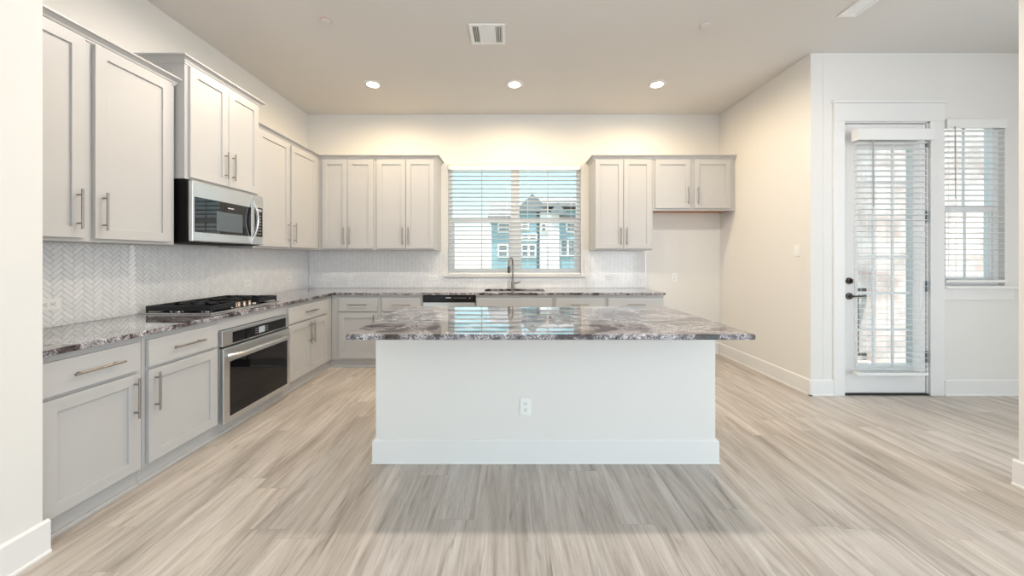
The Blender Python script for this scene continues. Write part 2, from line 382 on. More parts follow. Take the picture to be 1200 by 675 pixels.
# ------------------------------------------------------------------ herringbone backsplash
def clip(poly, a, b, c):                       # keep a*x+b*y<=c
    o = []
    for i in range(len(poly)):
        p, q = poly[i], poly[(i + 1) % len(poly)]
        dp, dq = a * p[0] + b * p[1] - c, a * q[0] + b * q[1] - c
        if dp <= 0: o.append(p)
        if dp * dq < 0:
            k = dp / (dp - dq); o.append((p[0] + (q[0] - p[0]) * k, p[1] + (q[1] - p[1]) * k))
    return o
def herringbone(rects, fn, t0, t1, L=.0762, W=.0254, gap=.0016):
    bm = bmesh.new(); c45 = math.sqrt(.5)
    for (u0, u1, v0, v1) in rects:
        rad = math.hypot(u1 - u0, v1 - v0) / 2 + .2; cu, cv = (u0 + u1) / 2, (v0 + v1) / 2
        n = int(rad / W) + 2
        for k in range(-n, n + 1):
            for j in range(-int(rad / L) - 2, int(rad / L) + 3):
                ox, oy = k * W + j * 2 * L, k * W
                for (x, y, sx_, sy_) in ((ox, oy, L, W), (ox - W, oy, W, L)):
                    P = [(x + gap / 2, y + gap / 2), (x + sx_ - gap / 2, y + gap / 2), (x + sx_ - gap / 2, y + sy_ - gap / 2), (x + gap / 2, y + sy_ - gap / 2)]
                    P = [((a - b_) * c45, (a + b_) * c45) for a, b_ in P]
                    if all(abs(a) > (u1 - u0) / 2 + .06 or abs(b_) > (v1 - v0) / 2 + .06 for a, b_ in P): continue
                    P = [(a + cu, b_ + cv) for a, b_ in P]
                    for cl in ((-1, 0, -u0), (1, 0, u1), (0, -1, -v0), (0, 1, v1)):
                        P = clip(P, *cl)
                        if len(P) < 3: break
                    if len(P) < 3: continue
                    ar = abs(sum(P[i][0] * P[(i + 1) % len(P)][1] - P[(i + 1) % len(P)][0] * P[i][1] for i in range(len(P)))) / 2
                    if ar < 2e-6: continue
                    mx_, my_ = sum(p[0] for p in P) / len(P), sum(p[1] for p in P) / len(P)
                    lo = [bm.verts.new(fn(a, b_, t0)) for a, b_ in P]
                    hi = [bm.verts.new(fn(a + (mx_ - a) * .03, b_ + (my_ - b_) * .03, t1)) for a, b_ in P]
                    bm.faces.new(hi)
                    for i in range(len(P)): bm.faces.new((lo[i], lo[(i + 1) % len(P)], hi[(i + 1) % len(P)], hi[i]))
    q = MB(); q.bm.free(); q.bm = bm
    return q
ZT0, ZT1 = .906, 1.419
e = empty('wall_tile_left', (0, 0, 0)); struct(e, 'glossy white herringbone tile backsplash on the left wall', 'backsplash')
MB().box(XL + .0005, XL + .006, PY + .005, YB - .01, ZT0, ZT1).build('grout', 'grout', e)
herringbone([(PY + .006, YB - .012, ZT0, ZT1)], lambda u, v, w: (XL + w, u, v), .006, .009).build('tile_field', 'tile', e)
e = empty('wall_tile_back', (0, 0, 0)); struct(e, 'white herringbone tile backsplash on the back wall around the window', 'backsplash')
xe = 1.872
rects = [(XL + .011, -.875, ZT0, ZT1), (-.875, 1.03, ZT0, 1.048), (1.03, xe, ZT0, ZT1)]
q = MB()
for (a, b_, c, d) in rects: q.box(a, b_, YB - .006, YB - .0005, c, d)
q.build('grout', 'grout', e)
herringbone([(XL + .011, xe, ZT0, 1.048)] + [(XL + .011, -.875, 1.048, ZT1), (1.03, xe, 1.048, ZT1)], lambda u, v, w: (u, YB - w, v), .006, .009).build('tile_field', 'tile', e)
MB().box(xe, xe + .004, YB - .011, YB - .0005, ZT0, ZT1).build('edge_trim', 'steel', e)

# ------------------------------------------------------------------ windows and patio door
def sash_window(name, x0, x1, z0, z1, y0, cols, rail_z, label, mull=None, muntins=True):
    e = empty(name, (0, 0, 0)); struct(e, label, 'window'); fw = .05
    b = MB().box(x0, x0 + fw, y0, y0 + .07, z0, z1).box(x1 - fw, x1, y0, y0 + .07, z0, z1).box(x0 + fw, x1 - fw, y0, y0 + .07, z0, z0 + fw).box(x0 + fw, x1 - fw, y0, y0 + .07, z1 - fw, z1)
    b.build('window_frame', 'vinyl', e, bevel=.003)
    spans = [(x0 + fw, x1 - fw)]
    if mull:
        MB().box(mull[0], mull[1], y0 - .01, y0 + .07, z0 + fw, z1 - fw).build('mullion', 'vinyl', e, bevel=.003)
        spans = [(x0 + fw, mull[0]), (mull[1], x1 - fw)]
    for (a, c) in spans:
        MB().box(a, c, y0 + .005, y0 + .055, rail_z - .022, rail_z + .022).build('meeting_rail', 'vinyl', e, bevel=.003)
        s = .03
        b = MB().box(a, a + s, y0 + .01, y0 + .05, z0 + fw, rail_z - .022).box(c - s, c, y0 + .01, y0 + .05, z0 + fw, rail_z - .022).box(a + s, c - s, y0 + .01, y0 + .05, z0 + fw, z0 + fw + s)
        b.build('lower_sash', 'vinyl', e, bevel=.002)
        if muntins:
            b = MB()
            for k in range(1, cols):
                xm = a + (c - a) * k / cols
                b.box(xm - .009, xm + .009, y0 + .026, y0 + .036, z0 + fw, rail_z - .022).box(xm - .009, xm + .009, y0 + .036, y0 + .046, rail_z + .022, z1 - fw)
            b.build('muntins', 'vinyl', e)
        MB().box(a + .002, c - .002, y0 + .030, y0 + .032, z0 + fw + .001, z1 - fw - .001).build('glass_pane', 'glass', e)
    return e
sash_window('window_1', WX0, WX1, WZ0, WZ1, YB + .075, 2, 1.84, 'white twin sash window above the kitchen sink', mull=(.02, .14))
sash_window('window_2', VX0, VX1, VZ0, VZ1, YP + .045, 2, 1.80, 'narrow white sash window right of the patio door')

# sills
b = MB().box(WX0 - .05, WX1 + .05, YB - .045, YB + .075, WZ0 - .022, WZ0)
struct(b.build('trim_1', 'trim', bevel=.004), 'white sill below the kitchen sink window', 'sill')
b = MB().box(VX0 - .02, VX1 + .10, YP - .04, YP + .045, VZ0 - .026, VZ0 + .002).box(VX0 - .02, VX1 + .07, YP - .014, YP, VZ0 - .135, VZ0 - .026)
struct(b.build('trim_2', 'trim', bevel=.003), 'white stool and apron below the narrow right window', 'sill')
# door casing with a head board and cap
b = MB().box(DX0 - .106, DX0 - .002, YP - .018, YP, 0, DZ1).box(DX1 + .002, DX1 + .135, YP - .018, YP, 0, DZ1)
b.box(DX0 - .106, DX1 + .135, YP - .020, YP, DZ1, 2.805).box(DX0 - .118, DX1 + .147, YP - .034, YP, 2.805, 2.83)
struct(b.build('trim_3', 'trim', bevel=.003), 'wide white casing with capped head around the patio door', 'casing')
b = MB().box(DX0 - .002, DX0 + .006, YP, YP + .12, 0, DZ1).box(DX1 - .012, DX1 + .002, YP, YP + .12, 0, DZ1).box(DX0, DX1, YP, YP + .12, DZ1 - .01, DZ1)
struct(b.build('trim_4', 'trim'), 'white jamb lining the patio door opening', 'jamb')
struct(MB().box(DX0, DX1, YP - .005, YP + .12, 0, .014).build('trim_5', 'dark'), 'dark threshold under the patio door', 'threshold')

LX0, LX1 = DX0 + .010, DX1 - .016
d = empty('door_1', (LX0, YP + .012, 0), 'white full glass patio door with grid and inside blind', 'door', kind='structure')
W_ = LX1 - LX0; gx0, gx1, gz0, gz1 = .118, W_ - .118, .27, 2.40
b = MB().grid([0, gx0, gx1, W_], [.018, gz0, gz1, DZ1 - .018], lambda u, v: not (gx0 < u < gx1 and gz0 < v < gz1), 0, .044, lambda u, v, w_: (u, w_, v))
b.build('door_leaf', 'trim', d, bevel=.002)
b = MB()
for (a, c, e_, f) in ((gx0 - .012, gx0 + .014, gz0 - .012, gz1 + .012), (gx1 - .014, gx1 + .012, gz0 - .012, gz1 + .012)): b.box(a, c, -.008, .052, e_, f)
b.box(gx0 + .014, gx1 - .014, -.008, .052, gz0 - .012, gz0 + .014).box(gx0 + .014, gx1 - .014, -.008, .052, gz1 - .014, gz1 + .012)
b.build('lite_frame', 'trim', d, bevel=.002)
b = MB()
for k in (1, 2): x = gx0 + (gx1 - gx0) * k / 3; b.box(x - .011, x + .011, .012, .020, gz0, gz1)
for k in range(1, 6): z = gz0 + (gz1 - gz0) * k / 6; b.box(gx0, gx1, .013, .019, z - .011, z + .011)
b.build('muntins', 'vinyl', d)
MB().box(gx0, gx1, .022, .024, gz0, gz1).build('glass_pane', 'glass', d)
db = MB().lathe((.052, 0, 1.10), (.052, -.022, 1.10), [(0, .032), (.5, .031), (1, .024)]); db.box(.046, .058, -.04, -.02, 1.082, 1.118)
db.build('deadbolt', 'bronze', d, smooth=True)
k = MB().lathe((.052, 0, .953), (.052, -.055, .953), [(0, .033), (.2, .031), (.25, .013), (.6, .012), (.61, .011), (1, .011)])
k.tube([(.052, -.05, .953), (.075, -.055, .953), (.12, -.055, .951), (.158, -.050, .948)], [.012, .011, .010, .008], 12)
k.build('lever_handle', 'bronze', d, smooth=True)
for z in (2.43, 1.72, 1.05, .37):
    hb = MB().cyl((W_ + .006, -.012, z - .055), (W_ + .006, -.012, z + .055), .008).box(W_ - .004, W_ + .030, -.006, -.001, z - .052, z + .052)
    hb.build('hinge', 'hinge', d)

# ------------------------------------------------------------------ blinds
def blind(label, x0, x1, z0, z1, y, spacing, depth, tilt, val_h, wand=None, cords=(), val_pad=0.0, val_depth=.05, slat='slat'):
    zb = z0
    e = empty('window_blind', ((x0 + x1) / 2, y, zb), label, 'blind'); hw = (x1 - x0) / 2; H = z1 - z0
    v = MB().box(-hw - val_pad, hw + val_pad, -val_depth, -val_depth + .012, H - val_h, H)
    v.box(-hw - val_pad, -hw - val_pad + .012, -val_depth + .012, .02, H - val_h, H).box(hw + val_pad - .012, hw + val_pad, -val_depth + .012, .02, H - val_h, H)
    v.box(-hw - val_pad + .012, hw + val_pad - .012, -val_depth + .012, .02, H - .02, H - .002)
    v.build('valance', 'slat', e, bevel=.003)
    s = MB(); z = H - val_h - spacing * .35
    while z > .05:
        s.box(-hw, hw, -depth / 2, depth / 2, -.0015, .0015, Matrix.Translation((0, 0, z)) @ Matrix.Rotation(tilt, 4, 'X')); z -= spacing
    s.build('slats', slat, e)
    MB().box(-hw, hw, -depth / 2 - .002, depth / 2 + .002, 0, .028).build('bottom_rail', 'slat', e, bevel=.004)
    c = MB()
    for u in cords:
        x = -hw + 2 * hw * u
        for yy in (-depth / 2 - .003, depth / 2 + .003): c.box(x - .0012, x + .0012, yy - .001, yy + .001, .028, H - val_h + .01)
    c.build('ladder_cord', 'slat', e)
    if wand:
        MB().cyl((wand[0] - (x0 + x1) / 2, -depth / 2 - .016, H - val_h + .01), (wand[0] - (x0 + x1) / 2 + .006, -depth / 2 - .016, H - val_h - wand[1]), .0045, n=8).build('tilt_wand', 'nickel', e)
    return e
blind('wide white slatted blind across the kitchen sink window', WX0 + .006, WX1 - .006, WZ0 + .003, WZ1 - .004, YB + .040, .0585, .060, R(-9), .068, cords=(.07, .28, .44, .60, .75, .93), val_depth=.04, slat='slat_shaded')
blind('long white slatted blind hanging on the patio door', 3.272, 3.935, .215, 2.528, YP - .062, .052, .050, R(-7), .105, wand=(3.395, .62), cords=(.12, .5, .88), val_pad=.022, val_depth=.052)
blind('short white slatted blind in the narrow window right of the patio door', VX0 + .004, VX1 - .004, VZ0 + .03, VZ1 - .003, YP + .012, .052, .050, R(-7), .085, wand=(4.255, .68), cords=(.15, .85), val_depth=.034)

# ------------------------------------------------------------------ cabinets
def sweep(path, prof, m0=0, m1=0):
    """path: xy points; prof: (out, z); outward is right of travel; m0/m1 = end mitres (-1 inside)"""
    P = [Vector(p) for p in path]; n = len(P); q = MB(); rings = []
    for i in range(n):
        dirs = []
        if i: dirs.append((P[i] - P[i - 1]).normalized())
        if i < n - 1: dirs.append((P[i + 1] - P[i]).normalized())
        nr = [Vector((d_.y, -d_.x)) for d_ in dirs]
        off = nr[0] if len(nr) == 1 else (nr[0] + nr[1])
        ring = []
        for o_, z in prof:
            p = P[i] + off * o_
            if i == 0: p -= dirs[0] * (m0 * o_)
            if i == n - 1: p += dirs[-1] * (m1 * o_)
            ring.append(q.bm.verts.new((p.x, p.y, z)))
        rings.append(ring)
    k = len(prof)
    for a, b_ in zip(rings, rings[1:]):
        for j in range(k): q.bm.faces.new((a[j], a[(j + 1) % k], b_[(j + 1) % k], b_[j]))
    q.bm.faces.new(rings[0]); q.bm.faces.new(list(reversed(rings[-1])))
    return q

def handle(parent, x, z, vertical, y=-.020, ln=.225):
    h = ln / 2; yy = y - .032; s = h - .032
    q = MB()
    if vertical:
        q.cyl((x, yy, z - h), (x, yy, z + h), .0058, n=12)
        for k in (-s, s): q.cyl((x, yy, z + k), (x, y, z + k), .0048, n=10)
    else:
        q.cyl((x - h, yy, z), (x + h, yy, z), .0058, n=12)
        for k in (-s, s): q.cyl((x + k, yy, z), (x + k, y, z), .0048, n=10)
    return q.build('handle', 'nickel', parent, smooth=True)

def door(parent, x0, x1, z0, z1, hx=None, hz=None, st=.062, t_=.022):
    q = MB().grid([x0, x0 + st, x1 - st, x1], [z0, z0 + st, z1 - st, z1], lambda u, v: not (x0 + st < u < x1 - st and z0 + st < v < z1 - st), -.0005, -t_, lambda u, v, w_: (u, w_, v))
    q.box(x0 + st - .002, x1 - st + .002, -.011, -.001, z0 + st - .002, z1 - st + .002)
    o = q.build('door', 'cab', parent, bevel=.0016)
    if hx is not None: handle(o, hx, hz, True)
    return o
def drawer(parent, x0, x1, z0, z1, hl=.225, pull=True):
    o = MB().box(x0, x1, -.022, -.0005, z0, z1).build('drawer' if pull else 'false_front', 'cab', parent, bevel=.002)
    if pull: handle(o, (x0 + x1) / 2, (z0 + z1) / 2, False, ln=hl)
    return o
CROWN = [(0, 0), (.006, 0), (.006, .010), (.011, .014), (.016, .026), (.027, .037), (.038, .042), (.044, .044), (.044, .054), (0, .054)]

LROT = R(90)
GU, GBs = 'grey upper wall cabinets', 'grey base cabinets'
def upper(label, side, a0, a1, z0, z1, depth, doors, crown=(False, False, 0, 0), ext=0, name='wall_cabinet', raw=False, back_y=YB):
    """a0..a1 along the wall (world Y on the left wall, world X on the back wall); doors (a0,a1,z0,z1,handle a,handle z)"""
    if side == 'L': e = empty(name, (XL + depth, a0, z0), label, 'cabinet', GU, LROT)
    else: e = empty(name, (a0, YB - depth, z0), label, 'cabinet', GU)
    W = a1 - a0; H = z1 - z0
    if raw:
        MB().box(0, W, 0, depth - .001, .022, H).box(0, W, 0, .02, 0, .022).box(0, .016, .02, depth - .001, 0, .022).box(W - .016, W, .02, depth - .001, 0, .022).build('carcass', 'cab', e, bevel=.0015)
        MB().box(.016, W - .016, .02, depth - .001, .014, .022).build('underside_panel', 'rawwood', e)
    else:
        MB().box(0, W + ext, 0.0, depth - .001, 0, H).build('carcass', 'cab', e, bevel=.0015)
    for (d0, d1, e0, e1, hx, hz) in doors: door(e, d0 - a0, d1 - a0, e0 - z0, e1 - z0, hx - a0, hz - z0)
    lr, rr, m0, m1 = crown
    path = ([(0, depth - .001)] if lr else []) + [(0, 0), (W, 0)] + ([(W, depth - .001)] if rr else [])
    sweep(path, [(o_, H + z - .004) for o_, z in CROWN], m0, m1).build('crown_molding', 'cab', e)
    return e

ZU0, ZU1 = 1.418, 2.585; du0, du1 = 1.438, 2.578; hz = 1.600
upper('grey wall cabinet left of the microwave, beside the near left wall end', 'L', PY + .006, 2.586, ZU0, ZU1, .325,
      [(1.61, 2.028, du0, du1, 1.990, hz), (2.077, 2.545, du0, du1, 2.115, hz)], (False, True, 0, 0))
upper('tall raised grey wall cabinet directly above the microwave', 'L', 2.600, 3.368, 1.908, 2.755, .390,
      [(2.625, 2.979, 1.922, 2.745, 2.943, 2.09), (2.985, 3.340, 1.922, 2.745, 3.021, 2.09)], (True, True, 0, 0))
upper('grey wall cabinet in the back left corner, right of the microwave', 'L', 3.376, 4.548, ZU0, ZU1, .325,
      [(3.425, 3.917, du0, du1, 3.880, hz), (3.950, 4.470, du0, du1, 3.990, hz)], (False, False, 0, -1), ext=.33)
upper('grey two-door wall cabinet on the back wall beside the corner', 'B', -2.448, -1.721, ZU0, ZU1, .33,
      [(-2.397, -2.078, du0, du1, -2.113, hz), (-2.072, -1.747, du0, du1, -2.037, hz)], (False, False, -1, 0))
upper('grey two-door wall cabinet just left of the sink window', 'B', -1.719, -.943, ZU0, ZU1, .33,
      [(-1.694, -1.331, du0, du1, -1.366, hz), (-1.325, -.962, du0, du1, -1.290, hz)], (False, True, 0, 0))
upper('grey two-door wall cabinet just right of the sink window', 'B', 1.093, 1.841, ZU0, ZU1, .33,
      [(1.100, 1.457, du0, du1, 1.422, hz), (1.463, 1.818, du0, du1, 1.498, hz)], (True, False, 0, 0))
upper('short grey wall cabinet over the empty refrigerator space', 'B', 1.843, 2.895, 1.926, ZU1, .33,
      [(1.868, 2.316, 1.956, du1, 2.280, 2.115), (2.368, 2.828, 1.956, du1, 2.404, 2.115)], raw=True)

ZB0, ZB1 = .098, .8735
def base(label, side, a0, a1, doors=(), drawers=(), false=(), depth=None, ext=0, open_=None, hollow=False):
    depth = depth or (.635 if side == 'L' else .62)
    if side == 'L': e = empty('base_cabinet', (XL + depth, a0, 0), label, 'cabinet', GBs, LROT)
    else: e = empty('base_cabinet', (a0, YB - depth, 0), label, 'cabinet', GBs)
    W = a1 - a0; q = MB(); D = depth - .001
    if hollow:      # panels only: room for the sink bowl
        q.box(0, .018, 0, D, ZB0, ZB1).box(W - .018, W, 0, D, ZB0, ZB1).box(.018, W - .018, 0, D, ZB0, ZB0 + .018).box(.018, W - .018, 0, .018, ZB0 + .018, ZB1).box(.018, W - .018, D - .008, D, ZB0 + .018, ZB1)
    elif open_:     # opening for a built-in oven
        o0, o1, z0, z1 = open_
        q.box(0, o0 - a0, 0, D, ZB0, ZB1).box(o1 - a0, W, 0, D, ZB0, ZB1).box(o0 - a0, o1 - a0, 0, D, z1, ZB1)
    else:
        q.box(0, W + ext, 0, D, ZB0, ZB1)
    q.build('carcass', 'cab', e, bevel=.0015)
    zt = ZB0 if not open_ else open_[2] - .002
    tw = .034 if ext else 0; tl_ = 0
    q = MB().box(tl_, W + tw, .030, .048, 0, zt - .001)
    if ext: q.box(W + tw, W + tw + .018, -.003, .048, 0, zt - .001)
    q.build('toe_kick', 'cab', e)
    MB().poly([(tl_, .030, 0), (tl_, .016, 0), (tl_, .016, .010), (tl_, .022, .018), (tl_, .030, .020)], (W + tw - tl_, 0, 0)).build('shoe_molding', 'cab', e)
    for (d0, d1, e0, e1, hx, hzz) in doors: door(e, d0 - a0, d1 - a0, e0, e1, hx - a0, hzz)
    for (d0, d1, e0, e1) in drawers: drawer(e, d0 - a0, d1 - a0, e0, e1)
    for (d0, d1, e0, e1) in false: drawer(e, d0 - a0, d1 - a0, e0, e1, pull=False)
    return e
dz0, dz1, rz0, rz1, bh = .116, .664, .682, .842, .530
base('grey base cabinet with drawer and door beside the near left wall end', 'L', PY + .006, 2.057, [(1.60, 2.034, dz0, dz1, 2.000, bh)], [(1.60, 2.034, rz0, rz1)])
base('grey base cabinet with drawer and door just left of the oven', 'L', 2.059, 2.584, [(2.081, 2.572, dz0, dz1, 2.118, bh)], [(2.081, 2.572, rz0, rz1)])
base('grey base cabinet framing the built-in oven under the cooktop', 'L', 2.586, 3.386, open_=(2.606, 3.366, .092, .786))
base('grey base cabinet with drawer over two doors in the back left corner', 'L', 3.388, 4.256, [(3.400, 3.770, dz0, dz1, 3.742, bh), (3.776, 4.130, dz0, dz1, 3.806, bh)], [(3.400, 4.130, rz0, rz1)], ext=.61)
base('grey base cabinet with drawer and door nearest the back left corner', 'B', -2.136, -1.553, [(-2.043, -1.583, dz0, dz1, -1.62, bh)], [(-2.043, -1.583, rz0, rz1)])
base('grey base cabinet with drawer directly left of the dishwasher', 'B', -1.551, -1.042, [(-1.522, -1.062, dz0, dz1, -1.10, bh)], [(-1.522, -1.062, rz0, rz1)])
base('grey sink base cabinet with plain false front right of the dishwasher', 'B', -.404, .530, [(-.394, .055, dz0, dz1, .02, bh), (.061, .509, dz0, dz1, .10, bh)], false=[(-.394, .509, rz0, rz1)], hollow=True)
base('grey drawer base cabinet directly right of the sink cabinet', 'B', .532, 1.158, [(.552, .842, dz0, dz1, .81, bh), (.848, 1.134, dz0, dz1, .88, bh)], [(.552, 1.134, rz0, rz1)])
base('grey drawer base cabinet at the right end of the back counter', 'B', 1.160, 1.854, [(1.181, 1.505, dz0, dz1, 1.475, bh), (1.511, 1.836, dz0, dz1, 1.541, bh)], [(1.181, 1.836, rz0, rz1)])

# ------------------------------------------------------------------ counters
CZ0, CZ1 = .875, .905
cx0, cx1, cy0, cy1, cfx, cfy = XL + .010, 1.868, PY + .004, YB - .010, -2.100, 4.230
SX0, SX1, SY0, SY1 = -.315, .445, 4.355, 4.735
def solid(u, v):
    if SX0 < u < SX1 and SY0 < v < SY1: return False
    return u < cfx or v > cfy
b = MB().grid([cx0, cfx, SX0, SX1, cx1], [cy0, cfy, SY0, SY1, cy1], solid, CZ0, CZ1, lambda u, v, w_: (u, v, w_))
tag(b.build('countertop', 'granite', bevel=.004), 'L-shaped polished granite countertop along the left and back walls', 'countertop')

# ------------------------------------------------------------------ island
IX0, IX1, IY0, IY1 = -.867, 1.334, 2.293, 3.020
e = empty('kitchen_island', ((IX0 + IX1) / 2, (IY0 + IY1) / 2, 0), 'white panelled kitchen island base in the middle of the floor', 'island')
hx_, hy_ = (IX1 - IX0) / 2, (IY1 - IY0) / 2
MB().box(-hx_, hx_, -hy_, hy_, 0, .8735).build('island_body', 'wall', e, bevel=.004)
prof = [(0, 0), (.020, 0), (.020, .008), (.016, .013), (.016, .142), (.005, .154), (0, .154)]
path = [(-hx_, hy_), (-hx_, -hy_), (hx_, -hy_), (hx_, hy_)]
sweep(path, prof).build('baseboard', 'trim', e)
for a_ in (-hx_ - .018, hx_): MB().box(a_, a_ + .018, -hy_, hy_, .845, .8735).build('top_trim', 'trim', e, bevel=.003)
tx0, tx1, ty0, ty1 = -.896, 1.341 + .008, 1.939, 3.055
tag(MB().box(-(tx1 - tx0) / 2, (tx1 - tx0) / 2, -(ty1 - ty0) / 2, (ty1 - ty0) / 2, 0, .031).build('island_countertop', 'granite', bevel=.005, loc=((tx0 + tx1) / 2, (ty0 + ty1) / 2, .8745)),
    'polished grey and brown granite slab on the island', 'countertop')

# ------------------------------------------------------------------ outlets and switch
def outlet(label, loc, rot, vertical):
    e = empty('wall_outlet', loc, label, 'outlet', 'white duplex wall outlets', rot)
    w_, h_ = (.036, .0575) if vertical else (.0575, .036)
    MB().box(-w_, w_, -.006, 0, -h_, h_).build('cover_plate', 'plastic', e, bevel=.002)
    for s in (-1, 1):
        cx_, cz_ = (0, s * .020) if vertical else (s * .020, 0)
        r = MB().box(cx_ - .015, cx_ + .015, -.0085, -.0055, cz_ - .014, cz_ + .014).build('receptacle', 'plastic', e, bevel=.003)
        q = MB()
        if vertical: q.box(cx_ - .0075, cx_ - .005, -.0092, -.008, cz_ - .003, cz_ + .007).box(cx_ + .005, cx_ + .0075, -.0092, -.008, cz_ - .003, cz_ + .007).box(cx_ - .003, cx_ + .003, -.0092, -.008, cz_ - .011, cz_ - .006)
        else: q.box(cx_ - .003, cx_ + .007, -.0092, -.008, cz_ - .0075, cz_ - .005).box(cx_ - .003, cx_ + .007, -.0092, -.008, cz_ + .005, cz_ + .0075).box(cx_ - .011, cx_ - .006, -.0092, -.008, cz_ - .003, cz_ + .003)
        q.build('slots', 'slot', r)
    return e
tl = XL + .0092
outlet('white outlet on the front face of the island', (.104, IY0 - .0005, .365), 0, True)
outlet('white outlet in the left backsplash beside the near wall end', (tl, 2.125, 1.045), LROT, False)
outlet('white outlet in the left backsplash right of the cooktop', (tl, 3.74, 1.055), LROT, False)
outlet('white outlet in the left backsplash close to the corner', (tl, 4.45, 1.055), LROT, False)
tb = YB - .0092
outlet('white outlet in the back backsplash near the left corner', (-2.21, tb, 1.045), 0, False)
outlet('white outlet in the back backsplash just left of the window sill', (-1.045, tb, 1.050), 0, False)
outlet('white outlet in the back backsplash right of the sink window', (1.372, tb, 1.060), 0, False)
outlet('white upright outlet on the plain wall of the refrigerator space', (2.27, YB - .0005, 1.052), 0, True)
e = empty('light_switch', (XR - .0005, 3.565, 1.395), 'white light switch on the plain wall left of the patio door', 'switch', rot=-LROT)
MB().box(-.036, .036, -.006, 0, -.0575, .0575).build('cover_plate', 'plastic', e, bevel=.002)
MB().box(-.016, .016, -.010, -.0055, -.033, .033).build('rocker', 'plastic', e, bevel=.002)

# ------------------------------------------------------------------ microwave (local: front faces -Y, x to the right)
MW, MH, MD = .756, .466, .395
e = empty('microwave', (-2.372, 2.606, 1.434), 'stainless steel over-the-range microwave with black window', 'microwave', rot=LROT)
MB().box(0, MW, 0, MD, 0.006, MH).build('body', 'black', e, bevel=.004)
MB().box(.02, MW - .02, .03, MD - .03, 0, .006).build('underside_grille', 'dark', e)
dr = MB().box(.004, .600, -.036, -.001, .012, MH - .003).build('door', 'steel', e, bevel=.008, seg=3)
cp = MB().box(.602, MW - .002, -.036, -.001, .012, MH - .003).build('control_side', 'steel', e, bevel=.006, seg=3)
MB().box(.022, .598, -.0385, -.034, .082, .345).build('window_glass', 'glass_mirror', dr, bevel=.004)
MB().box(.215, .490, -.0395, -.0382, .105, .262).build('window_screen', 'screen', dr)
MB().box(.330, .392, -.0395, -.0383, .296, .305).build('maker_mark', 'mark', dr)
MB().box(.640, .742, -.0385, -.034, .085, .355).build('control_panel', 'black_glass', cp, bevel=.002)
MB().box(.655, .728, -.0392, -.0383, .318, .342).build('clock_display', 'led', cp)
q = MB()
for r_ in range(7):
    for c in range(3): MB().box(.660 + c * .024, .671 + c * .024, -.0392, -.0383, .108 + r_ * .028, .114 + r_ * .028).build('key', 'mark', cp)
pts = [(.612 + .0 * k, -.038 - .050 * math.sin(math.pi * k / 14), .045 + .375 * k / 14) for k in range(15)]
MB().tube(pts, .014, 14, flat=.8).build('handle', 'steel_bright', dr, smooth=True)

# ------------------------------------------------------------------ wall oven
OW = .786
e = empty('wall_oven', (-2.1395, 2.593, .0925), 'stainless steel built-in oven with black glass door under the cooktop', 'oven', rot=LROT)
MB().box(.022, OW - .020, .006, .56, .006, .680).build('oven_body', 'black', e)
MB().box(0, OW, -.012, -.0005, 0, .690).build('trim_frame', 'steel', e, bevel=.002)
pn = MB().box(.004, OW - .004, -.034, -.0125, .574, .690).build('control_panel', 'steel', e, bevel=.004)
MB().box(.100, OW - .050, -.037, -.033, .584, .668).build('control_glass', 'black_glass', pn, bevel=.002)
MB().box(.378, .452, -.0378, -.0368, .600, .652).build('clock_display', 'led', pn)
q = MB()
for x in (.340, .356, .468, .484):
    for z in (.606, .624, .642): MB().box(x, x + .007, -.0377, -.0368, z, z + .004).build('key', 'mark', pn)
MB().box(.004, OW - .004, -.020, -.0125, .563, .573).build('vent_gap', 'dark', e)
od = MB().box(.002, OW - .002, -.046, -.0125, .004, .562).build('oven_door', 'steel', e, bevel=.005)
MB().box(.060, OW - .045, -.0488, -.044, .046, .456).build('door_glass', 'black_glass', od, bevel=.003)
MB().box(.120, OW - .105, -.0494, -.0486, .115, .400).build('door_window', 'screen' if False else 'black_glass', od)
pts = [(.028 + (OW - .056) * k / 16, -.052 - .052 * min(1, 3.2 * math.sin(math.pi * k / 16)), .508) for k in range(17)]
MB().tube(pts, .016, 14, flat=.75).build('handle', 'steel_bright', od, smooth=True)

